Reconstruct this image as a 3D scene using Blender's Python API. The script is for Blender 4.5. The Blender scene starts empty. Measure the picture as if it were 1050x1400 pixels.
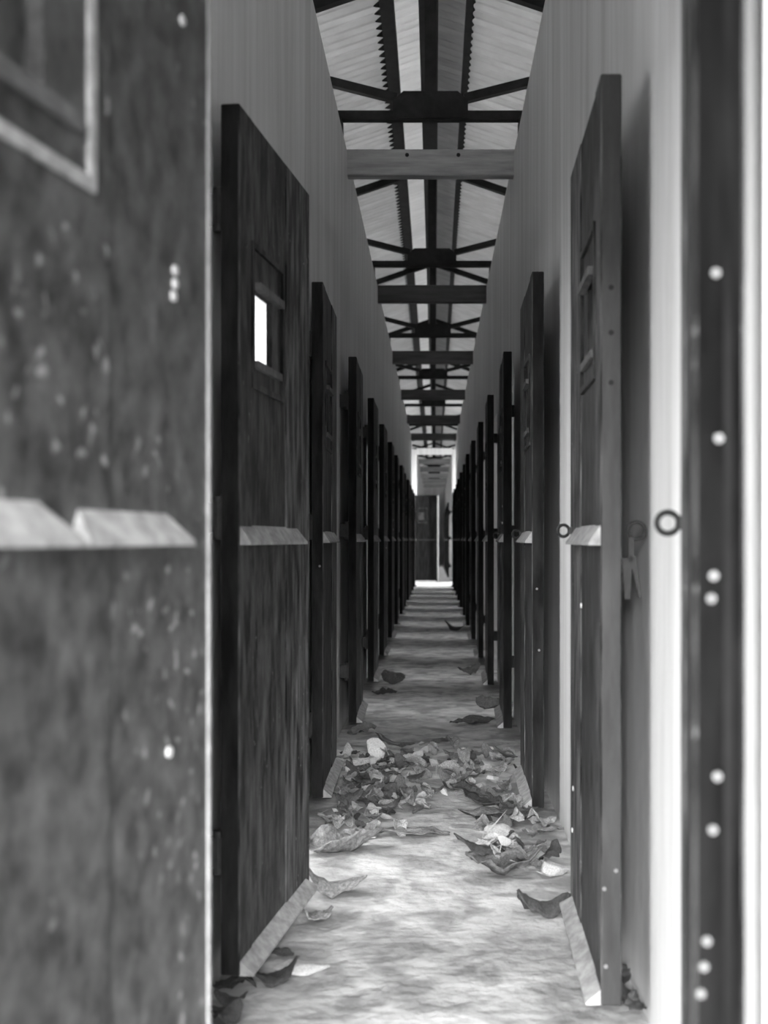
import bpy, bmesh, math, random
from mathutils import Vector, Matrix, Euler, noise

random.seed(7)
S = bpy.context.scene
C = S.collection

# ------------------------------------------------------------------ camera
F = 1613.0            # focal length in pixels of the 1050x1400 frame
VX, VY = 594.5, 738.0 # vanishing point of the corridor
H = 1.06              # camera height
cam_d = bpy.data.cameras.new('camera')
cam = bpy.data.objects.new('camera', cam_d); C.objects.link(cam)
cam.location = (0, 0, H); cam.rotation_euler = (math.pi/2, 0, 0)
cam_d.sensor_fit = 'VERTICAL'; cam_d.sensor_height = 36.0; cam_d.sensor_width = 27.0
cam_d.lens = F/1400*36
cam_d.shift_x = -(VX-525)/1400
cam_d.shift_y = (VY-700)/1400
cam_d.clip_start = 0.05; cam_d.clip_end = 300
cam_d.dof.use_dof = True; cam_d.dof.focus_distance = 5.0; cam_d.dof.aperture_fstop = 3.5
S.camera = cam

# ------------------------------------------------------------------ sky, exposure
W = bpy.data.worlds.new('overcast_sky'); S.world = W; W.use_nodes = True
bg = W.node_tree.nodes['Background']; bg.inputs[0].default_value = (1, 1, 1, 1); bg.inputs[1].default_value = 1.0
sun_d = bpy.data.lights.new('hazy_sun', 'SUN'); sun_d.energy = 2.6; sun_d.angle = math.radians(28)
sun = bpy.data.objects.new('hazy_sun', sun_d); C.objects.link(sun)
SUN_AZ, SUN_EL = math.radians(4), math.radians(19)     # low sun behind the camera, shining in at the entrance
sun.rotation_euler = Vector((math.sin(SUN_AZ)*math.cos(SUN_EL), math.cos(SUN_AZ)*math.cos(SUN_EL), -math.sin(SUN_EL))).to_track_quat('-Z', 'Y').to_euler()
sun.location = (-2, -8, 4)
vs = S.view_settings
vs.view_transform = 'Standard'; vs.look = 'None'; vs.gamma = 1; vs.use_curve_mapping = False
vs.exposure = 3.3
S.cycles.max_bounces = 10; S.cycles.diffuse_bounces = 7

# ------------------------------------------------------------------ materials (all greys: the photograph is black and white)
def g(v): return (v, v, v, 1)

def mat(name, lo, hi, scale=(6, 6, 6), rough=0.8, bump=0.15, bump_scale=40, detail=6, fleck=0.0, fleck_scale=30,
        fleck_v=0.5, vary=0.0, lo_pos=0.35, hi_pos=0.68, spec=0.5, bump_dist=0.01, coords='Object', fleck_size=0.16):
    m = bpy.data.materials.new(name); m.use_nodes = True
    nt = m.node_tree; N = nt.nodes; L = nt.links
    b = N['Principled BSDF']
    b.inputs['Roughness'].default_value = rough
    b.inputs['Specular IOR Level'].default_value = spec
    tc = N.new('ShaderNodeTexCoord')
    mp = N.new('ShaderNodeMapping'); mp.inputs['Scale'].default_value = scale
    oi = N.new('ShaderNodeObjectInfo')
    off = N.new('ShaderNodeVectorMath'); off.operation = 'MULTIPLY_ADD'
    cx = N.new('ShaderNodeCombineXYZ')
    for i in range(3): L.new(oi.outputs['Random'], cx.inputs[i])
    L.new(cx.outputs[0], off.inputs[0]); off.inputs[1].default_value = (17, 31, 23)
    L.new(tc.outputs[coords], off.inputs[2])
    L.new(off.outputs[0], mp.inputs[0])
    n = N.new('ShaderNodeTexNoise'); n.inputs['Scale'].default_value = 1; n.inputs['Detail'].default_value = detail
    n.inputs['Roughness'].default_value = 0.62
    L.new(mp.outputs[0], n.inputs['Vector'])
    r = N.new('ShaderNodeValToRGB')
    r.color_ramp.elements[0].position = lo_pos; r.color_ramp.elements[0].color = g(lo)
    r.color_ramp.elements[1].position = hi_pos; r.color_ramp.elements[1].color = g(hi)
    L.new(n.outputs['Fac'], r.inputs[0])
    col = r.outputs[0]
    if fleck:
        v = N.new('ShaderNodeTexVoronoi'); v.inputs['Scale'].default_value = fleck_scale
        nd = N.new('ShaderNodeTexNoise'); nd.inputs['Scale'].default_value = 28.0; nd.inputs['Detail'].default_value = 2
        L.new(off.outputs[0], nd.inputs['Vector'])
        wd = N.new('ShaderNodeVectorMath'); wd.operation = 'MULTIPLY_ADD'; wd.inputs[1].default_value = (0.035, 0.035, 0.05)
        L.new(nd.outputs['Color'], wd.inputs[0]); L.new(off.outputs[0], wd.inputs[2])
        L.new(wd.outputs[0], v.inputs['Vector'])
        n3 = N.new('ShaderNodeTexNoise'); n3.inputs['Scale'].default_value = 4.0; n3.inputs['Detail'].default_value = 3
        L.new(off.outputs[0], n3.inputs['Vector'])
        lt = N.new('ShaderNodeMapRange'); lt.inputs[1].default_value = fleck_size; lt.inputs[2].default_value = fleck_size*0.5
        lt.inputs[3].default_value = 0; lt.inputs[4].default_value = 1
        L.new(v.outputs['Distance'], lt.inputs[0])
        n3r = N.new('ShaderNodeMapRange'); n3r.inputs[1].default_value = 0.5; n3r.inputs[2].default_value = 0.6
        L.new(n3.outputs['Fac'], n3r.inputs[0])
        mm = N.new('ShaderNodeMath'); mm.operation = 'MULTIPLY'
        L.new(lt.outputs[0], mm.inputs[0]); L.new(n3r.outputs[0], mm.inputs[1])
        m2 = N.new('ShaderNodeMath'); m2.operation = 'MULTIPLY'; m2.inputs[1].default_value = fleck
        L.new(mm.outputs[0], m2.inputs[0])
        mx = N.new('ShaderNodeMix'); mx.data_type = 'RGBA'
        L.new(m2.outputs[0], mx.inputs['Factor']); L.new(col, mx.inputs['A']); mx.inputs['B'].default_value = g(fleck_v)
        col = mx.outputs['Result']
    if vary:
        mr = N.new('ShaderNodeMapRange'); mr.inputs[3].default_value = 1-vary; mr.inputs[4].default_value = 1+vary
        L.new(oi.outputs['Random'], mr.inputs[0])
        mul = N.new('ShaderNodeVectorMath'); mul.operation = 'SCALE'
        L.new(col, mul.inputs[0]); L.new(mr.outputs[0], mul.inputs['Scale'])
        col = mul.outputs[0]
    L.new(col, b.inputs['Base Color'])
    if bump:
        n2 = N.new('ShaderNodeTexNoise'); n2.inputs['Scale'].default_value = bump_scale; n2.inputs['Detail'].default_value = 4
        L.new(off.outputs[0], n2.inputs['Vector'])
        bp = N.new('ShaderNodeBump'); bp.inputs['Strength'].default_value = bump; bp.inputs['Distance'].default_value = bump_dist
        L.new(n2.outputs['Fac'], bp.inputs['Height']); L.new(bp.outputs[0], b.inputs['Normal'])
    return m

def floor_material():
    m = mat('worn_concrete', 0.30, 0.52, scale=(5, 5, 5), rough=0.9, bump=0.5, bump_scale=22, bump_dist=0.02, lo_pos=0.36, hi_pos=0.62)
    nt = m.node_tree; N = nt.nodes; L = nt.links
    b = N['Principled BSDF']
    src = b.inputs['Base Color'].links[0].from_socket
    tc = N.new('ShaderNodeTexCoord')
    # worn-away screed and damp stains, in blotches
    n = N.new('ShaderNodeTexNoise'); n.inputs['Scale'].default_value = 7.5; n.inputs['Detail'].default_value = 5; n.inputs['Distortion'].default_value = 0.6
    L.new(tc.outputs['Object'], n.inputs['Vector'])
    r = N.new('ShaderNodeValToRGB'); r.color_ramp.elements[0].position = 0.47; r.color_ramp.elements[0].color = g(1)
    r.color_ramp.elements[1].position = 0.62; r.color_ramp.elements[1].color = g(0.6)
    L.new(n.outputs['Fac'], r.inputs[0])
    mx = N.new('ShaderNodeMix'); mx.data_type = 'RGBA'; mx.blend_type = 'MULTIPLY'; mx.inputs['Factor'].default_value = 1
    L.new(src, mx.inputs['A']); L.new(r.outputs[0], mx.inputs['B'])
    L.new(mx.outputs['Result'], b.inputs['Base Color'])
    return m

M = {}
M['wall'] = mat('stained_plaster', 0.45, 0.63, scale=(7, 7, 0.5), rough=0.9, bump=0.25, bump_scale=14, lo_pos=0.28, hi_pos=0.62)
M['floor'] = floor_material()
M['ground'] = mat('pale_earth', 0.3, 0.5, scale=(1, 1, 1), rough=1)
M['door'] = mat('dark_weathered_paint', 0.004, 0.085, scale=(30, 30, 7), rough=0.55, spec=0.22, bump=0.3, bump_scale=60, bump_dist=0.004,
                fleck=0.7, fleck_scale=26, fleck_v=0.2, vary=0.25, lo_pos=0.40, hi_pos=0.68)
M['door_near'] = mat('dusty_weathered_paint', 0.008, 0.085, scale=(26, 26, 20), rough=0.5, bump=0.4, bump_scale=60, bump_dist=0.004,
                fleck=0.8, fleck_scale=32, fleck_v=0.25, lo_pos=0.34, hi_pos=0.70, fleck_size=0.27)
M['door_worn'] = mat('dark_paint_worn_pale', 0.006, 0.24, scale=(34, 34, 5), rough=0.55, spec=0.22, bump=0.3, bump_scale=60, bump_dist=0.004,
                fleck=0.9, fleck_scale=30, fleck_v=0.3, vary=0.25, lo_pos=0.42, hi_pos=0.74)
M['edge'] = mat('worn_door_edge', 0.008, 0.034, scale=(20, 20, 4), rough=0.6, bump=0.2, bump_scale=60, bump_dist=0.003, vary=0.2)
M['edge_black'] = mat('black_door_edge', 0.003, 0.012, scale=(14, 14, 3), rough=0.6, bump=0.2, bump_scale=60, bump_dist=0.003, spec=0.0)
M['edge_dark'] = mat('dark_door_edge', 0.006, 0.025, scale=(20, 20, 4), rough=0.6, bump=0.2, bump_scale=60, bump_dist=0.003, vary=0.3, spec=0.05)
M['hood'] = mat('worn_hatch_moulding', 0.06, 0.14, scale=(30, 30, 30), rough=0.7, bump=0.2, bump_scale=60, bump_dist=0.003)
M['strip'] = mat('dull_edge_strip', 0.007, 0.018, scale=(20, 20, 4), rough=0.8, bump=0, spec=0.0)
M['dust_highlight'] = mat('dusty_wood_and_highlight', 0.22, 0.42, scale=(30, 30, 30), rough=0.9, bump=0.3, bump_scale=60, bump_dist=0.004)  # dust on ledges and rails; also edge highlights put into the colour
M['iron'] = mat('rusty_iron', 0.006, 0.02, scale=(40, 40, 40), rough=0.6, bump=0.2, bump_scale=80, bump_dist=0.002)
M['nail'] = mat('bare_nail_metal', 0.5, 0.7, scale=(30, 30, 30), rough=0.5, bump=0)
M['nail_dull'] = mat('dull_nail_metal', 0.14, 0.22, scale=(30, 30, 30), rough=0.5, bump=0)
M['steel'] = mat('dark_painted_steel', 0.006, 0.02, scale=(12, 12, 12), rough=0.7, bump=0.1, spec=0.2)
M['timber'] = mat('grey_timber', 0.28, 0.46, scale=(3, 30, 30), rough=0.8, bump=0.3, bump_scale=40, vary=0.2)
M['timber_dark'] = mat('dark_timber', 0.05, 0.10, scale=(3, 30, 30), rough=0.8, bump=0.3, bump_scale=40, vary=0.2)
M['hole'] = mat('dark_hole', 0.004, 0.008, bump=0)
M['leaf'] = mat('dry_leaf', 0.09, 0.25, scale=(22, 22, 22), rough=0.7, bump=0.5, bump_scale=50, bump_dist=0.006, vary=0.55)
M['leaf_dark'] = mat('dark_rotting_leaf', 0.03, 0.085, scale=(25, 25, 25), rough=0.7, bump=0.5, bump_scale=50, bump_dist=0.006, vary=0.4)
M['leaf_pale'] = mat('pale_dry_leaf', 0.2, 0.40, scale=(22, 22, 22), rough=0.7, bump=0.5, bump_scale=50, bump_dist=0.006, vary=0.2)
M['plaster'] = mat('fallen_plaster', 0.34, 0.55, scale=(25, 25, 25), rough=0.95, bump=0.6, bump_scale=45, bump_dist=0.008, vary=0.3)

def sheet_material(name, lo, hi, trans):
    m = mat(name, lo, hi, scale=(2.5, 9, 2.5), rough=0.55, bump=0.1, bump_scale=30, bump_dist=0.003, vary=0.08)
    nt = m.node_tree; N = nt.nodes; L = nt.links
    b = N['Principled BSDF']; out = N['Material Output']
    t = N.new('ShaderNodeBsdfTranslucent'); t.inputs[0].default_value = g(0.85)
    mx = N.new('ShaderNodeMixShader'); mx.inputs[0].default_value = trans
    L.new(b.outputs[0], mx.inputs[1]); L.new(t.outputs[0], mx.inputs[2]); L.new(mx.outputs[0], out.inputs[0])
    return m
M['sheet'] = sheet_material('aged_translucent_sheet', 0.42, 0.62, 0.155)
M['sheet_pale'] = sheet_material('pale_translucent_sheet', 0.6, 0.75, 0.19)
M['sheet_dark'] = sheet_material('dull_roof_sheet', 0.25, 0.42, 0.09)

# ------------------------------------------------------------------ mesh helpers
class MB:
    def __init__(s): s.v = []; s.f = []
    def add(s, vs, fs):
        o = len(s.v); s.v += [tuple(v) for v in vs]; s.f += [tuple(i+o for i in f) for f in fs]; return s
    def box(s, x0, x1, y0, y1, z0, z1):
        vs = [(x, y, z) for z in (z0, z1) for y in (y0, y1) for x in (x0, x1)]
        return s.add(vs, [(0, 2, 3, 1), (4, 5, 7, 6), (0, 1, 5, 4), (2, 6, 7, 3), (0, 4, 6, 2), (1, 3, 7, 5)])
    def bar(s, a, b, w, h):
        """rectangular bar from a to b in a plane of constant y; w along y, h across"""
        a = Vector(a); b = Vector(b); d = (b-a).normalized(); yv = Vector((0, 1, 0)); n = d.cross(yv).normalized()
        vs = []
        for p in (a, b):
            for sy in (-1, 1):
                for sn in (-1, 1): vs.append(p+yv*sy*w/2+n*sn*h/2)
        return s.add(vs, [(0, 1, 3, 2), (4, 6, 7, 5), (0, 4, 5, 1), (2, 3, 7, 6), (0, 2, 6, 4), (1, 5, 7, 3)])
    def cyl(s, c, axis, r, l, n=12):
        c = Vector(c); ax = {'x': Vector((1, 0, 0)), 'y': Vector((0, 1, 0)), 'z': Vector((0, 0, 1))}[axis]
        u = ax.orthogonal().normalized(); w = ax.cross(u)
        vs = []
        for e in (-l/2, l/2):
            for i in range(n):
                t = 2*math.pi*i/n; vs.append(c+ax*e+u*r*math.cos(t)+w*r*math.sin(t))
        fs = [(i, (i+1) % n, n+(i+1) % n, n+i) for i in range(n)]+[tuple(range(n)), tuple(range(n, 2*n))]
        return s.add(vs, fs)
    def torus(s, c, R, r, n=20, m=8):
        c = Vector(c); vs = []; fs = []
        for i in range(n):
            t = 2*math.pi*i/n; d = Vector((0, math.cos(t), math.sin(t)))
            for j in range(m):
                p = 2*math.pi*j/m
                vs.append(c+d*(R+r*math.cos(p))+Vector((r*math.sin(p), 0, 0)))
        for i in range(n):
            for j in range(m):
                fs.append((i*m+j, ((i+1) % n)*m+j, ((i+1) % n)*m+(j+1) % m, i*m+(j+1) % m))
        return s.add(vs, fs)
    def mesh(s, name, m, flip=False, bevel=0.0, smooth=False):
        me = bpy.data.meshes.new(name)
        v = [(x, -y, z) for x, y, z in s.v] if flip else s.v
        me.from_pydata(v, [], s.f)
        bm = bmesh.new(); bm.from_mesh(me)
        if bevel:
            bmesh.ops.bevel(bm, geom=list(bm.edges), offset=bevel, segments=1, affect='EDGES')
        bmesh.ops.recalc_face_normals(bm, faces=bm.faces)
        if smooth:
            for f in bm.faces: f.smooth = True
        bm.to_mesh(me); bm.free()
        me.materials.append(M[m])
        return me

def link(name, me, parent=None):
    o = bpy.data.objects.new(name, me); C.objects.link(o)
    if parent is not None: o.parent = parent
    return o
def tag(o, label, cat, group=None):
    o['label'] = label; o['category'] = cat
    if group: o['group'] = group
    return o
def struct(o):
    o['kind'] = 'structure'; return o
def empty(name, loc=(0, 0, 0), rz=0):
    o = bpy.data.objects.new(name, None); C.objects.link(o); o.empty_display_size = 0.1
    o.location = loc; o.rotation_euler = (0, 0, rz); return o

# ------------------------------------------------------------------ the building
XL, XR = -0.52, 0.47           # corridor wall faces
XC = (XL+XR)/2
WT = H+2.30                    # wall top
TH = 0.20                      # wall thickness
Y0, Y1 = -1.1, 27.0            # first block
Y2, Y3 = 30.0, 52.5            # second block
DL, DR = 1.87, 1.865           # door spacing
OUT = 3.5                      # outer walls
OUTF = 2.08                    # outer walls of the cells further in
DW = 0.72                      # door width

struct(link('ground', MB().box(-60, 60, -60, 110, -0.3, -0.06).mesh('ground', 'ground')))
struct(link('floor', MB().box(XC-OUT-0.2, XC+OUT+0.2, Y0-0.5, Y3+0.4, -0.25, 0.0).mesh('floor', 'floor')))

def corridor_wall(name, x0, x1, ya, yb, opens, top=WT, door_h=2.02, thresh=0.0):
    b = MB(); y = ya
    for a, c in opens:
        b.box(x0, x1, y, a, -0.05, top)
        b.box(x0, x1, a, c, door_h, top)
        y = c
    b.box(x0, x1, y, yb, -0.05, top)
    return struct(link(name, b.mesh(name, 'wall')))

hinge_l = [0.83+DL*k for k in range(14)]           # near edges of the left doors
hinge_r = [2.53+DR*k for k in range(13)]
open_l = [(y+DW-0.01, y+DW-0.01+0.68) for y in hinge_l if y+1.6 < Y1]
open_r = [(1.0, 1.69)]+[(y+DW+0.06, y+DW+0.06+0.66) for y in hinge_r if y+1.6 < Y1]
corridor_wall('wall_left', XL-TH, XL, Y0, Y1, open_l)
corridor_wall('wall_right', XR, XR+TH, Y0, Y1, open_r)
for sgn, nm in ((-1, 'left'), (1, 'right')):
    xo = XC+sgn*OUT
    xo = XC+sgn*OUTF
    struct(link('wall_outer_'+nm, (MB().box(xo-0.18, xo, 3.0, 5.0, -0.05, 1.7) if sgn < 0 else MB()).box(min(xo, xo+sgn*0.18), max(xo, xo+sgn*0.18), 5.0 if sgn < 0 else 2.6, Y1, -0.05, 3.4).mesh('wall_outer', 'wall')))  # low unseen stretch on the left added to trim the daylight
    b = MB()
    xi = (XL-TH) if sgn < 0 else (XR+TH)
    ys = [y+DW-0.25 for y in (hinge_l if sgn < 0 else [0.66]+hinge_r)]
    for y in ys:
        if y < (5.0 if sgn < 0 else 2.6): continue
        b.box(min(xi, xo), max(xi, xo), y, y+0.12, -0.05, 3.2)
    struct(link('wall_partition_'+nm, b.mesh('wall_partition', 'wall')))
# unseen outer walls of the first cells left out to brighten the near corridor
# entrance end behind the camera: a wall with a doorway
b = MB()
b.box(XC-OUT-0.18, XC-0.48, Y0-0.2, Y0, -0.05, WT); b.box(XC+0.48, XC+OUT+0.18, Y0-0.2, Y0, -0.05, WT)
b.box(XC-0.48, XC+0.48, Y0-0.2, Y0, 2.1, WT)
gp5 = [(XC-1.46, WT), (XC+1.46, WT), (XC+1.46, H+3.5-0.34*1.46-0.02), (XC, H+3.48), (XC-1.46, H+3.5-0.34*1.46-0.02)]   # gable up to the roof
b.add([(x, y, z) for y in (Y0-0.2, Y0) for x, z in gp5], [tuple(range(5)), tuple(range(5, 10))]+[(i, (i+1) % 5, 5+(i+1) % 5, 5+i) for i in range(5)])
struct(link('wall_entrance', b.mesh('wall_entrance', 'wall')))
# far ends of the two blocks (cross passage open to the sky between them)
for sgn, nm in ((-1, 'left'), (1, 'right')):
    xo = XC+sgn*OUT
    struct(link('wall_yard_'+nm, MB().box(min(xo, xo+sgn*0.18), max(xo, xo+sgn*0.18), Y1, Y3, -0.05, 2.7).mesh('wall_yard', 'wall')))
for xa, xb, nm in ((XC-OUT-0.18, XL-TH, 'left'), (XR+TH, XC+OUT+0.18, 'right')):
    struct(link('wall_passage_'+nm, MB().box(xa, xb, Y1-0.2, Y1, -0.05, 2.7).mesh('wall_passage', 'wall')))
XL2, XR2 = -0.46, 0.445
open_r2 = [(Y2+1.6+DR*k+DW, Y2+1.6+DR*k+DW+0.66) for k in range(8)]
open_l2 = [(Y2+1.05+DL*k, Y2+1.05+DL*k+0.62) for k in range(9)]
corridor_wall('wall_far_left', XL2-TH-0.4, XL2, Y2, Y3, open_l2)
corridor_wall('wall_far_right', XR2, XR2+TH+0.4, Y2, Y3, open_r2)
struct(link('wall_end', MB().box(XC-OUT, XC+OUT, Y3, Y3+0.2, -0.05, 4.4).mesh('wall_end', 'wall')))
struct(link('wall_end_lintel', MB().box(XL2, XR2, Y2, Y2+0.15, H+2.17, H+2.33).mesh('wall_end_lintel', 'wall')))

# ------------------------------------------------------------------ roof: corrugated sheets on purlins, trusses, tie timbers
RH = H+3.5; SL = 0.34; EA = 1.5        # ridge height, slope, half span
PITCH = 0.11; NW = 8; SHW = PITCH*NW
def corrugated(x_in, x_out, side, mname, amp=0.03):
    """one sheet, NW waves wide along y, running down the slope from x_in to x_out"""
    b = MB(); vs = []; n = NW*8; th = 0.006
    for i in range(n+1):
        y = SHW*i/n; dz = amp*math.cos(2*math.pi*i/8)
        for x in (x_in, x_out):
            for t in (0, th): vs.append((XC+side*x, y, RH-SL*x+dz+t))
    fs = []
    for i in range(n):
        a = i*4; c = a+4
        fs += [(a, a+2, c+2, c), (a+1, c+1, c+3, a+3), (a, c, c+1, a+1), (a+2, a+3, c+3, c+2)]
    fs += [(0, 1, 3, 2), (n*4, n*4+2, n*4+3, n*4+1)]
    b.add(vs, fs)
    return b.mesh('corrugated_sheet', mname, smooth=False)
roof_ranges = [(Y0-0.3, Y3+0.3, 'roof')]
sheet_l = corrugated(0.30, EA, -1, 'sheet'); sheet_r = corrugated(0.245, EA, 1, 'sheet')
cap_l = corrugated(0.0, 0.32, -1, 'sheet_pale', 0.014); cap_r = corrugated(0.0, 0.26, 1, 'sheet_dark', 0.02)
for ya, yb, nm in roof_ranges:
    rf = struct(empty(nm, (0, ya, 0)))
    for i in range(int(math.ceil((yb-ya)/SHW))):
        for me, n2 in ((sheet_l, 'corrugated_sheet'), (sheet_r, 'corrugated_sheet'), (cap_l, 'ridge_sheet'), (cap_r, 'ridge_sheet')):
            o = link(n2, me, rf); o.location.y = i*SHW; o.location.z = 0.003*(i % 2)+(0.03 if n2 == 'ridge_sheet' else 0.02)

for ya, yb, nm in roof_ranges:
    for sg, sd in ((-1, 'left'), (1, 'right')):
        x = XC+sg*(EA-0.02); top = RH-SL*EA-0.01
        struct(link('eaves_light_block_'+sd, MB().box(x-0.015, x+0.015, ya, yb, WT+0.02, top).mesh('eaves_light_block', 'timber')))  # unseen boards added to keep sky light off the upper walls

def purlin(name, x, w, h, ya, yb, label, m='steel'):
    side = 1 if x > 0 else -1
    top = RH-SL*abs(x)-0.004
    o = link(name, MB().box(XC+x-w/2, XC+x+w/2, ya, yb, top-h, top).mesh(name, m))
    tag(o, label, 'roof beam')
    return o
def sawtooth(p, x, w, depth, ya, yb):
    """dark toothed strip lying under the corrugations beside a purlin"""
    side = 1 if x > 0 else -1; b = MB(); n = int((yb-ya)/PITCH)
    zz = lambda q: RH-SL*q-0.014
    q0 = abs(x)+w/2-0.01; vs = []; fs = []
    for i in range(n+1):
        y = ya+i*PITCH
        for q, yy in ((q0, y), (q0+0.006, y), (q0+depth, y+PITCH/2)):
            vs += [(XC+side*q, yy, zz(q)), (XC+side*q, yy, zz(q)+0.008)]
    for i in range(n):
        a = i*6; c = a+6
        fs += [(a, a+2, c+2, c), (a+1, c+1, c+3, a+3), (a+2, a+4, c+2), (a+3, c+3, a+5), (a+2, a+3, a+5, a+4), (a+4, a+5, c+3, c+2)]
    b.add(vs, fs)
    link('toothed_strip', b.mesh('toothed_strip', 'steel'), p)
for ya, yb, nm in roof_ranges:
    far = nm == 'roof_far'
    wh = 'of the corridor'
    rb = empty('ridge_beam', (XC-0.015, ya, RH)); rb['kind'] = 'thing'; tag(rb, 'dark steel ridge beam running lengthwise under the roof peak '+wh, 'roof beam')
    link('web', MB().box(-0.045, 0.045, 0, yb-ya, -0.16, 0.0).mesh('web', 'steel'), rb)
    link('flange', MB().box(-0.062, 0.062, 0, yb-ya, -0.172, -0.16).mesh('flange', 'steel'), rb)
    ya, yb = Y0-0.2, yb
    sawtooth(purlin('purlin', -0.275, 0.085, 0.09, ya, yb, 'broad dark purlin running lengthwise left of the ridge '+wh), -0.275, 0.085, 0.055, ya, yb)
    sawtooth(purlin('purlin', 0.245, 0.045, 0.07, ya, yb, 'thin dark purlin running lengthwise right of the ridge '+wh), 0.245, 0.045, 0.026, ya, yb)
    purlin('purlin', -1.2, 0.06, 0.08, ya, yb, 'dark outer purlin behind the left wall top '+wh)
    purlin('purlin', 1.2, 0.06, 0.08, ya, yb, 'dark outer purlin behind the right wall top '+wh)

TZ = H+2.50
tr_mesh = {}
tr_mesh['tie_bar'] = MB().box(-1.45, 1.45, -0.03, 0.03, TZ-0.026, TZ+0.026).mesh('tie_bar', 'steel')
gz = TZ-0.02
gus = MB().add([(x, y, z) for y in (-0.045, 0.045) for x, z in ((-0.22, gz), (0.22, gz), (0.22, gz+0.10), (0.16, gz+0.155), (-0.16, gz+0.155), (-0.22, gz+0.10))],
               [tuple(range(6)), tuple(range(6, 12))]+[(i, (i+1) % 6, 6+(i+1) % 6, 6+i) for i in range(6)])
tr_mesh['gusset_plate'] = gus.mesh('gusset_plate', 'steel')
tr_mesh['king_post'] = MB().box(-0.035, 0.035, -0.03, 0.03, TZ, RH-0.06).mesh('king_post', 'steel')
ZR = lambda x: RH-SL*x-0.115
for sg, nm in ((-1, 'a'), (1, 'b')):
    tr_mesh['strut'+nm] = MB().bar((sg*0.20, 0, TZ+0.105), (sg*1.4, 0, ZR(1.4)+0.0), 0.05, 0.05).mesh('strut', 'steel')
    tr_mesh['rafter'+nm] = MB().bar((0, 0, ZR(0)+0.0), (sg*1.48, 0, ZR(1.48)), 0.06, 0.06).mesh('rafter', 'steel')
    tr_mesh['end_post'+nm] = MB().box(sg*1.42-0.03, sg*1.42+0.03, -0.03, 0.03, TZ, ZR(1.42)).mesh('end_post', 'steel')
    tr_mesh['foot_plate'+nm] = MB().box(sg*0.60-0.08, sg*0.60+0.08, -0.08, 0.08, WT-0.002, TZ-0.02).mesh('foot_plate', 'steel')
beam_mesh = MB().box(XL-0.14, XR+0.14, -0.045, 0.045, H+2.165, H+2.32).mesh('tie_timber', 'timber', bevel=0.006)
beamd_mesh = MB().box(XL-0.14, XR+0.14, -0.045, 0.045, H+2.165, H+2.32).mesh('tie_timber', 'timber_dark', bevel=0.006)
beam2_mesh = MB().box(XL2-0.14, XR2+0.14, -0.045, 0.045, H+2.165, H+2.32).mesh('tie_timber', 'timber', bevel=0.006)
nail_hole = MB().cyl((0, -0.046, 0), 'y', 0.012, 0.004, 10).mesh('bolt_hole', 'hole')
ORD = ['first', 'second', 'third', 'fourth', 'fifth', 'sixth', 'seventh', 'eighth', 'ninth', 'tenth', 'eleventh', 'twelfth', 'thirteenth', 'fourteenth']
def truss(y, label):
    t = empty('roof_truss', (XC, y, 0)); tag(t, label, 'roof truss', 'steel trusses under the roof')
    for k, me in tr_mesh.items():
        link(me.name.split('.')[0], me, t)
def timber(y, label, me):
    o = link('tie_timber', me); o.location = (0, y, 0); tag(o, label, 'timber beam', 'timber beams across the corridor')
    return o
struct_y = [6.95+3.735*k for k in range(-1, 6)]
for i, y in enumerate(struct_y):
    if i == 0:
        continue
    truss(y+0.02, ['dark steel king-post roof truss nearest the camera at the top' if i == 1 else
              ORD[i-1]+' dark steel roof truss counted from the camera, over the near corridor'][0])
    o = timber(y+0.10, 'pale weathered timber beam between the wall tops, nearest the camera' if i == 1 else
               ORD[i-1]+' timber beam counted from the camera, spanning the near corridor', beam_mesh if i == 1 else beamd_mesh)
    if i == 1:
        for px in (-0.165, 0.14):
            h = link('bolt_hole', nail_hole, o); h.location = (px, 0, H+2.285)
for i in range(1, 6):
    y = Y2+3.735*i
    truss(y, ORD[i-1]+' small dark roof truss in the far block beyond the bright passage')
    timber(y+0.1, ORD[i-1]+' small timber beam in the far block beyond the bright passage', beam2_mesh)

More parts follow.
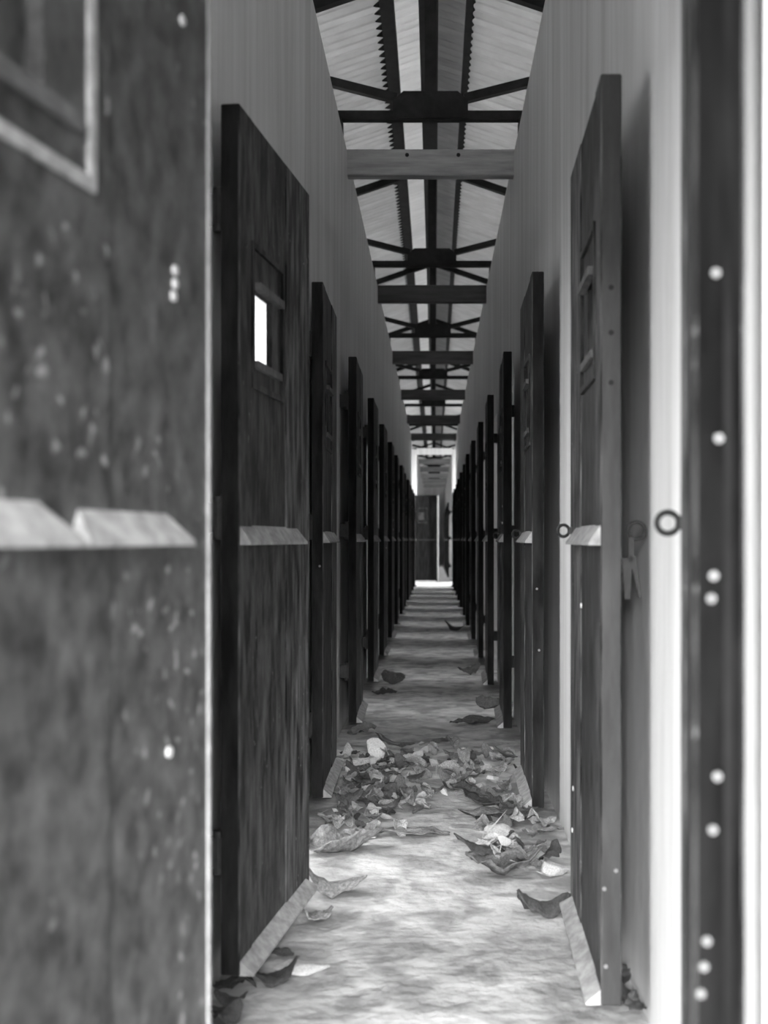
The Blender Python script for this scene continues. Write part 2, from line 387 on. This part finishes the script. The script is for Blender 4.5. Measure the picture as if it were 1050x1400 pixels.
# ------------------------------------------------------------------ cell doors
# local frame: x along the leaf from the near edge, -y towards the corridor (flipped for the right side), z up from the leaf's foot
DB = 0.06; DHT = 2.0
FX = XL + 0.09       # front face of the left leaves
def door_meshes(flip, tag_, mname='door'):
    d = {}
    d['board_a'] = MB().box(0, 0.108, 0, 0.045, 0, DHT).mesh('board', mname, flip, bevel=0.0 if mname == 'door_near' else 0.003)
    d['board_a'].materials.append(M['edge_dark'])
    for p in d['board_a'].polygons:
        if p.normal.x < -0.9: p.material_index = 1
    u0, u1, z0, z1 = 0.120, 0.305, 1.43, 1.60
    mid = MB().box(0.1085, u0, 0.003, 0.018, 0, DHT).box(u1, 0.4425, 0.003, 0.018, 0, DHT).box(u0, u1, 0.003, 0.018, 0, z0).box(u0, u1, 0.003, 0.018, z1, DHT)
    if mname == 'door_near': mid = MB().box(0.1, u0, 0, 0.04, 0, DHT).box(u1, 0.45, 0, 0.04, 0, DHT).box(u0, u1, 0, 0.04, 0, z0).box(u0, u1, 0, 0.04, z1, DHT)
    d['board_b'] = mid.mesh('board', mname, flip)
    d['board_c'] = MB().box(0.443, DW, 0, 0.045, 0, DHT).mesh('board', 'door_worn' if mname == 'door' else mname, flip, bevel=0.0 if mname == 'door_near' else 0.003)
    def sloped(ua, ub, uta, utb, z, h, p):
        return MB().add([(ua, 0.002, z), (ub, 0.002, z), (ub, -p, z), (ua, -p, z), (ua, -p, z+0.006), (ub, -p, z+0.006),
                         (utb, 0.002, z+h), (uta, 0.002, z+h)],
                        [(0, 1, 2, 3), (3, 2, 5, 4), (4, 5, 6, 7), (0, 7, 6, 1), (0, 3, 4, 7), (1, 6, 5, 2)])
    d['ledge'] = sloped(0.004, 0.59, 0.004, 0.565, 0.988, 0.046, 0.025).mesh('ledge', 'dust_highlight', flip)
    d['ledge_a'] = sloped(0.004, 0.345, 0.004, 0.29, 0.993, 0.0465, 0.025).mesh('ledge', 'dust_highlight', flip)
    d['ledge_b'] = sloped(0.352, 0.62, 0.375, 0.59, 0.993, 0.041, 0.025).mesh('ledge', 'dust_highlight', flip)
    d['bottom_rail'] = sloped(0.004, DW-0.02, 0.004, DW-0.05, 0.0, 0.035, 0.032).mesh('bottom_rail', 'dust_highlight', flip)
    # hatch: surround with outer and inner mouldings
    def frame(u0, u1, z0, z1, w, ya, yb):
        return MB().box(u0, u1, ya, yb, z0, z0+w).box(u0, u1, ya, yb, z1-w, z1).box(u0, u0+w, ya, yb, z0+w, z1-w).box(u1-w, u1, ya, yb, z0+w, z1-w)
    d['hatch_frame'] = frame(0.098, 0.405, 1.36, 1.71, 0.014, -0.005, 0.012).mesh('hatch_frame', 'dust_highlight' if mname == 'door_near' else mname, flip)  # near door's frame highlights put into its pale colour
    d['hatch_sill'] = MB().box(0.135, 0.37, -0.008, 0.012, 1.412, 1.43).mesh('hatch_sill', 'hood', flip)
    d['hatch_hood'] = MB().box(0.135, 0.37, -0.014, 0.012, 1.60, 1.618).mesh('hatch_hood', 'hood', flip)
    d['hatch_flap'] = MB().box(u0-0.005, u1+0.005, 0.018, 0.03, z0-0.005, z1+0.005).mesh('hatch_flap', mname, flip)
    d['ring'] = MB().torus((DW+0.004, -0.019, 1.025), 0.016, 0.0045).box(DW-0.05, DW+0.008, -0.008, 0.0, 1.015, 1.035).mesh('ring', 'iron', flip, smooth=False)
    d['screw_hole'] = MB().cyl((-0.0005, 0.022, 0), 'x', 0.006, 0.002, 10).mesh('screw_hole', 'hole', flip)
    d['nail_head'] = MB().cyl((0, -0.001, 0), 'y', 0.0065, 0.004, 10).mesh('nail_head', 'nail', flip)
    d['nail_edge'] = MB().cyl((-0.001, 0, 0), 'x', 0.0045, 0.004, 10).mesh('nail_head', 'nail_dull', flip)
    d['nail_small'] = MB().cyl((-0.001, 0, 0), 'x', 0.0035, 0.003, 8).mesh('nail_head', 'nail_dull', flip)
    return d
DM_L = door_meshes(False, 'L'); DM_R = door_meshes(True, 'R'); DM_N = door_meshes(False, 'N', 'door_near')

def make_door(side, y, xf, ang, label, group, wall_x, hatch_open=False, near=False, ledge='ledge', ring=False, plain=False):
    """side -1 left, +1 right; (xf, y) the near front edge; ang swings the far edge towards the corridor"""
    D = DM_N if near else (DM_L if side < 0 else DM_R)
    rz = math.pi/2 + (side*math.radians(ang))
    t = empty('cell_door', (xf, y, DB), rz); tag(t, label, 'door', group); t['kind'] = 'thing'
    for k in ('board_a', 'board_b', 'board_c'): link('board', D[k], t)
    if plain: pass
    elif ledge == 'broken':
        link('ledge', D['ledge_a'], t); link('ledge', D['ledge_b'], t)
    else: link('ledge', D['ledge'], t)
    if not plain:
        link('bottom_rail', D['bottom_rail'], t)
        hf = link('hatch_frame', D['hatch_frame'], t)
        link('hatch_sill', D['hatch_sill'], hf); link('hatch_hood', D['hatch_hood'], hf)
        if not hatch_open: link('hatch_flap', D['hatch_flap'], hf)
    else:
        link('hatch_flap', D['hatch_flap'], t)
    if near: link('edge_highlight', MB().box(DW, DW+0.006, -0.003, 0.012, 0, DHT).mesh('edge_highlight', 'plaster', side > 0), t)['label'] = 'pale bead for the highlight along the worn far edge'  # highlight on the worn edge put into a pale bead
    if ring: link('ring', D['ring'], t)
    # three iron hinges tying the far edge to the wall, three latch tongues at the near edge
    fs = 1 if side < 0 else -1
    for u, nm in ((DW-0.012, 'hinge'), (0.012, 'latch_tongue')):
        if side > 0 and nm == 'latch_tongue': continue
        dx = math.sin(math.radians(ang))*u
        gap = (abs(wall_x-xf)+dx+0.004)/math.cos(math.radians(ang))
        if plain: gap -= 0.012
        for z in ((0.1, 1.93) if plain else (0.28, 1.05, 1.76)):
            hb = MB().box(u-0.011, u+0.011, 0.04, gap, z-0.035, z+0.035).cyl((u, 0.046+0.008, z), 'z', 0.012, 0.10, 10)
            link(nm, hb.mesh(nm, 'iron', side > 0), t)
    return t

def door_point(t_y, xf, side, ang, px, py):
    """where the line through a pixel meets the leaf's front face: (u, z) on the leaf"""
    kx, kz = (px-VX)/F, (VY-py)/F
    a = math.radians(ang); dx, dy = -side*math.sin(a), math.cos(a)
    # xf + u*dx = kx*Y ; t_y + u*dy = Y
    u = (kx*t_y-xf)/(dx-kx*dy)
    Y = t_y+u*dy
    return u, H+kz*Y-DB
doors_l = []; doors_r = []
def lab(side, n, extra=''):
    return ORD[n]+' dark cell door from the camera along the '+side+' wall'+extra
for k, y in enumerate(hinge_l):
    if k == 0: xf, ang = -0.432, 10.8
    elif k == 1: xf, ang = -0.447, 6.7
    else: xf, ang = FX+random.uniform(-0.008, 0.008), random.uniform(-0.8, 0.8)
    label = ['huge grey cell door filling the left edge of the view, with a broken ledge',
             'dark cell door on the left with a bright open peephole hatch'][k] if k < 2 else lab('left', k)
    t = make_door(-1, y, xf, ang, label, 'cell doors folded back along the left wall', XL, hatch_open=(k == 1), near=(k == 0),
                  ledge='broken' if k == 0 else 'ledge')
    doors_l.append((t, y, xf, ang))
for k, y in enumerate(hinge_r):
    if k == 0: xf, ang = 0.356, -1.4
    else: xf, ang = 0.366+random.uniform(-0.006, 0.006), -random.uniform(0.6, 1.6)
    label = 'dark cell door on the right with screw holes and a hanging iron hasp' if k == 0 else lab('right', k+1)
    t = make_door(1, y, xf, ang, label, 'cell doors folded back along the right wall', XR, ring=(k < 3))
    doors_r.append((t, y, xf, ang))
    if k == 0:
        for c in list(t.children):
            if len(c.data.materials) > 1: c.data = c.data.copy(); c.data.materials[1] = M['edge']
        for z in (1.541, 1.444, 1.337): o = link('screw_hole', DM_R['screw_hole'], t); o.location.z = z
        hp = MB().torus((0.06, 0.085, 1.02), 0.019, 0.004)
        hp = hp.box(0.05, 0.062, 0.066, 0.078, 0.955, 1.005)
        hp.add([(0.05, 0.052, 0.96), (0.06, 0.052, 0.96), (0.06, 0.075, 0.96), (0.05, 0.075, 0.96),
                (0.05, 0.058, 0.87), (0.06, 0.058, 0.87), (0.06, 0.07, 0.87), (0.05, 0.07, 0.87)],
               [(0, 1, 2, 3), (4, 5, 6, 7), (0, 1, 5, 4), (1, 2, 6, 5), (2, 3, 7, 6), (3, 0, 4, 7)])
        hp.add([(0.05, 0.068, 0.965), (0.06, 0.068, 0.965), (0.06, 0.082, 0.965), (0.05, 0.082, 0.965),
                (0.05, 0.088, 0.875), (0.06, 0.088, 0.875), (0.06, 0.094, 0.872), (0.05, 0.094, 0.872)],
               [(0, 1, 2, 3), (4, 5, 6, 7), (0, 1, 5, 4), (1, 2, 6, 5), (2, 3, 7, 6), (3, 0, 4, 7)])
        o = link('hasp', hp.mesh('hasp', 'iron', True), t); o['label'] = 'black iron ring with two hanging tongues'
# the nearest right-hand door stands a little out from the wall with its near edge
R0Y, R0X, R0A = 1.04, 0.228, -10.9
t = make_door(1, R0Y, R0X, R0A, 'tall dark door at the right edge of the view, dotted with pale nail heads',
              'cell doors folded back along the right wall', XR, ring=True, plain=True)
link('edge_strip', MB().box(-0.003, 0.0, 0.026, 0.033, 0, DHT).mesh('edge_strip', 'strip', True), t)
for c in list(t.children):
    if c.name.startswith('board') and len(c.data.materials) > 1:
        c.data = c.data.copy(); c.data.materials[1] = M['edge_black']  # shade on this edge put into its near-black colour
door_r0 = (t, R0Y, R0X, R0A)

def nails(entry, side, pts):
    t, y, xf, ang = entry
    D = DM_L if side < 0 else DM_R
    for px, py in pts:
        u, z = door_point(y, xf, side, ang, px, py)
        if u < 0:                                   # on the near edge of the leaf
            o = link('nail_head', D['nail_small' if y < 1.5 else 'nail_edge'], t)
            Y = y; off = abs((px-VX)/F*Y-xf)
            o.location = (0, (off if side < 0 else -off), H+(VY-py)/F*Y-DB)
        else:
            o = link('nail_head', D['nail_head'], t); o.location = (min(u, DW-0.01), 0.0, z)
nails(door_r0, 1, [(972, 818), (982, 600), (978, 375), (975, 787), (980, 1060), (974, 1133), (966, 1285), (962, 1320), (958, 1357)])
nails(doors_r[0], 1, [(784, 1078), (783, 1135), (795, 828), (826, 1215), (842, 1190), (828, 1321)])
nails(doors_r[1], 1, [(734, 805), (737, 889)])
nails(doors_r[2], 1, [(687, 692), (687, 715)])
nails(doors_l[4], -1, [(517.5, 641), (517.5, 659), (517.5, 676)])
nails(doors_l[6], -1, [(537.5, 711), (537.5, 724)])
nails(doors_l[5], -1, [(528, 749)])
nails(doors_l[2], -1, [(437, 774)])
nails(doors_l[0], -1, [(248, 28), (238, 370), (238, 388), (236, 405), (230, 1028)])

# far block: one leaf swung square across the left half of the passage, more leaves along its right wall
t = empty('cell_door', (XL+0.02, Y2-0.35, 0.0), 0)
t['kind'] = 'thing'; tag(t, 'dark door standing square across the far end of the corridor', 'door')
link('ledge', MB().box(0, DW, -0.006, 0.002, 0.965, 0.978).mesh('ledge', 'edge'), t)
for k in ('board_a', 'board_b', 'board_c', 'bottom_rail'): o = link({'board_a': 'board', 'board_b': 'board', 'board_c': 'board'}.get(k, k), DM_L[k], t)
for c in list(t.children):
    if c.data.materials[0] == M['door_worn']: c.data = c.data.copy(); c.data.materials[0] = M['edge_black']
    elif c.data.materials[0] == M['door']: c.data = c.data.copy(); c.data.materials[0] = M['edge_dark']
hf = link('hatch_frame', DM_L['hatch_frame'], t); link('hatch_flap', DM_L['hatch_flap'], hf)
t.scale = (0.78, 1, 1.09)
link('edge_strip', MB().box(DW, DW+0.05, -0.004, 0.05, 0.0, DHT).mesh('edge_strip', 'dust_highlight'), t)['label'] = 'pale strip for the lit free edge'  # daylight on the free edge put into the strip's pale colour
for k in range(8):
    make_door(1, Y2+1.6+DR*k, XR2-0.11, -0.8, ORD[k]+' tiny dark door on the right in the far block', 'cell doors in the far block', XR2)

# ------------------------------------------------------------------ litter on the floor: dry curled leaves and fallen plaster
def leaf_mesh(seed, m):
    """a broad dry leaf, curled across and along, torn at the rim and crumpled"""
    r = random.Random(seed)
    nu, nv = 12, 8
    Wd = r.uniform(0.45, 0.75)
    k = r.uniform(1.2, 4.0)*r.choice((1, 1, -1)); bend = r.uniform(-0.9, 1.1); tw = r.uniform(-1.2, 1.2)
    ph = r.uniform(0, 60); cr = r.uniform(0.05, 0.13)
    vs = []
    for i in range(nu+1):
        s = i/nu
        w = Wd*math.pow(max(0.0, math.sin(math.pi*(s**0.85)*0.97+0.03)), 0.7)
        for j in range(nv+1):
            q = j/nv*2-1
            tear = 1+0.22*noise.noise(Vector((s*6, q*1.5, ph)))
            R = w*0.5*q*tear
            x = (s-0.5)*(1+0.12*noise.noise(Vector((q*2.5, s, ph+9))))
            y = math.sin(R*k)/k; z = (1-math.cos(R*k))/k
            z += bend*(s-0.5)**2
            p = Vector((x*4, R*4, ph))
            z += cr*noise.noise(p*1.3)+0.5*cr*noise.noise(p*3.1)
            y += 0.05*noise.noise(p*2+Vector((5, 5, 5)))
            an = tw*(s-0.5)
            y, z = y*math.cos(an)-z*math.sin(an), y*math.sin(an)+z*math.cos(an)
            vs.append((x, y, z))
    n1 = nv+1
    fs = [(i*n1+j, (i+1)*n1+j, (i+1)*n1+j+1, i*n1+j+1) for i in range(nu) for j in range(nv)]
    me = bpy.data.meshes.new('dry_leaf'); me.from_pydata(vs, [], fs); me.update()
    nrm = [v.normal.copy() for v in me.vertices]; n = len(vs)
    up = [tuple(Vector(v)+w*0.007) for v, w in zip(vs, nrm)]; dn = [tuple(Vector(v)-w*0.007) for v, w in zip(vs, nrm)]
    rim = [j for j in range(n1)]+[i*n1+nv for i in range(1, nu+1)]+[nu*n1+j for j in range(nv-1, -1, -1)]+[i*n1 for i in range(nu-1, 0, -1)]
    ff = fs+[tuple(n+a for a in reversed(f)) for f in fs]+[(rim[a], rim[(a+1) % len(rim)], n+rim[(a+1) % len(rim)], n+rim[a]) for a in range(len(rim))]
    me = bpy.data.meshes.new('dry_leaf'); me.from_pydata(up+dn, [], ff)
    bm = bmesh.new(); bm.from_mesh(me)
    bmesh.ops.recalc_face_normals(bm, faces=bm.faces)
    for f in bm.faces: f.smooth = r.random() < 0.7
    bm.to_mesh(me); bm.free(); me.materials.append(M[m])
    return me
def chunk_mesh(seed, m='plaster'):
    r = random.Random(seed)
    bm = bmesh.new()
    fx, fy, fz = 1, r.uniform(0.55, 0.95), r.uniform(0.25, 0.6)
    for i in range(13):
        v = Vector((r.gauss(0, 1), r.gauss(0, 1), r.gauss(0, 1))).normalized()
        v = Vector([max(-0.72, min(0.72, c)) for c in v])*0.62
        bm.verts.new((v.x*fx, v.y*fy, v.z*fz))
    res = bmesh.ops.convex_hull(bm, input=bm.verts[:])
    bmesh.ops.delete(bm, geom=[e for e in res['geom_interior'] if isinstance(e, bmesh.types.BMVert)], context='VERTS')
    bmesh.ops.bevel(bm, geom=list(bm.edges), offset=0.03, segments=1, affect='EDGES')
    bmesh.ops.recalc_face_normals(bm, faces=bm.faces)
    me = bpy.data.meshes.new('plaster_lump'); bm.to_mesh(me); bm.free(); me.materials.append(M[m])
    return me
LV = {m: [leaf_mesh(100*i+j, m) for j in range(9)] for i, m in enumerate(('leaf', 'leaf_dark', 'leaf_pale'))}
CH = [chunk_mesh(i) for i in range(9)]

def gp(px, py):
    Y = H*F/(py-VY); return (px-VX)/F*Y, Y
def settle(o, base):
    Mx = Euler(o.rotation_euler).to_matrix() @ Matrix.Diagonal(o.scale)
    zs = min((Mx @ v.co).z for v in o.data.vertices)
    o.location.z = base-zs
def limits(y, size):
    """how far sideways a piece may lie without running into a door leaf"""
    lo, hi = -0.50, 0.45
    for t, yd, xf, a in doors_l:
        if yd-0.08 < y < yd+DW+0.08: lo = -0.40
    for t, yd, xf, a in doors_r:
        if yd-0.08 < y < yd+DW+0.08: hi = 0.345
    return lo+size*0.5, hi-size*0.5
def put(name, me, px, py, size, label, cat, group=None, base=0.0, tilt=0.35, yaw=None, roll=None, pitch=None, sc=(1, 1, 1), flat=False):
    x, y = gp(px, py)
    o = link(name, me); o.scale = (size*sc[0], size*sc[1], size*sc[2])
    o.rotation_euler = (random.uniform(-tilt, tilt) if roll is None else roll, random.uniform(-tilt, tilt) if pitch is None else pitch,
                        random.uniform(0, 6.28) if yaw is None else yaw)
    o.location = (x if flat else max(limits(y, size)[0], min(limits(y, size)[1], x)), y, 0); settle(o, base)
    return tag(o, label, cat, group)

R_ = random.Random(21)
def pick(k=None):
    m = k or R_.choices(('leaf', 'leaf_dark', 'leaf_pale'), (5, 3, 3))[0]
    return R_.choice(LV[m])
# two heaps
heap_spots = []
def heap(cx, cy, rx, ry, n, hgt):
    for i in range(n):
        while True:
            a, b2 = R_.uniform(-1, 1), R_.uniform(-1, 1)
            if a*a+b2*b2 < 1: break
        px, py = cx+a*rx, cy+b2*ry
        heap_spots.append((px, py, R_.uniform(0, hgt)*(1-0.7*(a*a+b2*b2))))
GL = 'dry curled leaves heaped across the corridor'; GP = 'plaster lumps among the heaped leaves'
heaps = [('at the left of the wide litter heap', 478, 1085, 66, 54, 78, 0.05), ('in the middle of the wide litter heap', 550, 1075, 62, 44, 64, 0.045),
         ('at the right of the wide litter heap', 655, 1062, 64, 38, 56, 0.055), ('along the front left edge of the wide litter heap', 492, 1132, 66, 20, 22, 0.02),
         ('in the small heap by the right door', 712, 1152, 60, 46, 48, 0.06), ('along the thin back edge of the wide litter heap', 590, 1042, 70, 24, 18, 0.02)]
TONE = {'leaf': 'grey', 'leaf_dark': 'dark', 'leaf_pale': 'pale'}
for where, cx, cy, rx, ry, n, hgt in heaps:
    heap_spots.clear(); heap(cx, cy, rx, ry, n, hgt)
    for i, (px, py, bz) in enumerate(heap_spots):
        if i % 4 == 3:
            put('plaster_lump', R_.choice(CH), px, py, R_.uniform(0.03, 0.075), 'small plaster lump '+where, 'rubble', GP, base=bz*0.6, tilt=0.5)
        else:
            m = R_.choices(('leaf', 'leaf_dark', 'leaf_pale'), (5, 3, 3))[0]
            put('dry_leaf', R_.choice(LV[m]), px, py, R_.uniform(0.05, 0.125), 'small '+TONE[m]+' curled leaf '+where, 'leaf', GL, base=bz, tilt=0.5)
# single pieces that can be told apart
def leaf1(px, py, size, m, label, v=0, **k): return put('dry_leaf', LV[m][v], px, py, size, label, 'leaf', **k)
leaf1(374, 1342, 0.13, 'leaf_dark', 'dark slender leaf lying on the bare floor below the left door foot', 1, flat=True, yaw=0.5, tilt=0.1)
leaf1(383, 1306, 0.10, 'leaf_dark', 'small dark leaf just off the pale foot rail of the left door', 2, flat=True, yaw=-0.7, tilt=0.1)
leaf1(367, 1283, 0.08, 'leaf_dark', 'dark leaf scrap tucked under the pale foot rail of the left door', 3, flat=True, yaw=0.4, tilt=0.1)
leaf1(413, 1262, 0.15, 'leaf', 'crumpled grey leaf beside the far end of the left foot rail', 4, yaw=1.3)
leaf1(450, 1222, 0.20, 'leaf', 'broad crumpled grey leaf lying alone in front of the left heap', 5, yaw=0.1)
leaf1(470, 1165, 0.27, 'leaf', 'large upturned boat-shaped leaf at the front of the left heap', 6, yaw=0.15, tilt=0.1)
leaf1(556, 1143, 0.30, 'leaf', 'long flat leaf stretched out at the front of the heap near mid floor', 7, yaw=0.05, tilt=0.06, sc=(1, 0.6, 0.5))
leaf1(652, 1100, 0.24, 'leaf_dark', 'curled dark leaf at the front of the right part of the heap', 0, yaw=-0.25)
leaf1(700, 1130, 0.26, 'leaf_dark', 'large arched dark leaf at the back of the small right heap', 8, yaw=0.3, base=0.02)
leaf1(662, 1168, 0.20, 'leaf_dark', 'pointed dark leaf at the left tip of the small right heap', 1, yaw=0.2)
leaf1(690, 1196, 0.24, 'leaf', 'flat grey leaf at the front of the small right heap', 3, yaw=-0.1, tilt=0.1)
leaf1(742, 1250, 0.17, 'leaf_dark', 'torn dark leaf on bare floor at the foot of the right door', 4, yaw=0.4, tilt=0.2)
leaf1(588, 1140, 0.06, 'leaf_dark', 'tiny dark leaf curl at the front edge of the heap, mid floor', 5)
leaf1(495, 1020, 0.15, 'leaf_dark', 'dark leaf propped on the pale plaster block', 6, yaw=0.2, base=0.06)
leaf1(538, 1024, 0.20, 'leaf_dark', 'long dark leaf just behind the heap, right of the pale block', 7, yaw=0.05)
leaf1(607, 1014, 0.09, 'leaf_dark', 'small dark leaf alone behind the heap at mid floor', 8)
leaf1(660, 990, 0.26, 'leaf_dark', 'big dark leaf clump against the right door feet beyond the heap', 2, yaw=0.3, tilt=0.2)
leaf1(673, 980, 0.20, 'leaf_dark', 'dark leaf lying on top of the clump at the right door feet', 5, yaw=-0.6, base=0.05)
leaf1(642, 922, 0.18, 'leaf_dark', 'far dark leaf by the right door feet, well beyond the heap', 3, yaw=0.2)
leaf1(520, 936, 0.18, 'leaf_dark', 'upright dark leaf by the left door feet beyond the heap', 4, roll=1.1, yaw=0.3)
leaf1(526, 950, 0.17, 'leaf_dark', 'flat dark leaf in front of the upright one by the left door feet', 6, yaw=0.1)
leaf1(640, 862, 0.24, 'leaf_dark', 'farthest dark leaf, tiny against the right door feet', 1, yaw=0.1)
def lump1(px, py, size, label, v=0, **k): return put('plaster_lump', CH[v], px, py, size, label, 'rubble', **k)
lump1(510, 1040, 0.13, 'pale square plaster block at the back of the left heap', 2, tilt=0.2, sc=(1, 1, 1.5))
lump1(757, 1195, 0.12, 'bright white plaster lump against the foot of the right door', 4, tilt=0.2, sc=(1, 1, 1.5))
lump1(690, 1160, 0.16, 'pale flat plaster slab in the middle of the small right heap', 5, tilt=0.1, base=0.02)
lump1(433, 1100, 0.10, 'white plaster lump at the left door foot beside the heap', 6, tilt=0.2)
lump1(722, 1118, 0.09, 'white plaster lump between the heap and the right door foot', 7, tilt=0.2)
lump1(352, 1328, 0.15, 'flat pale plaster flake on the floor below the left foot rail', 8, tilt=0.05, sc=(1, 1, 0.35))
for i, (px, py) in enumerate([(306, 1352), (318, 1372), (296, 1390), (330, 1352), (312, 1398)]):
    leaf1(px, py, R_.uniform(0.07, 0.11), 'leaf_dark', 'dark leaf scrap in the corner behind the big left door', i, flat=True, group='leaf scraps behind the left door')
for i, (px, py) in enumerate([(850, 1345), (862, 1362), (848, 1378), (872, 1385), (858, 1330)]):
    leaf1(px, py, R_.uniform(0.06, 0.10), 'leaf_dark', 'dark leaf scrap against the right wall beside the nearest right doors', i, flat=True, group='leaf scraps by the right wall')
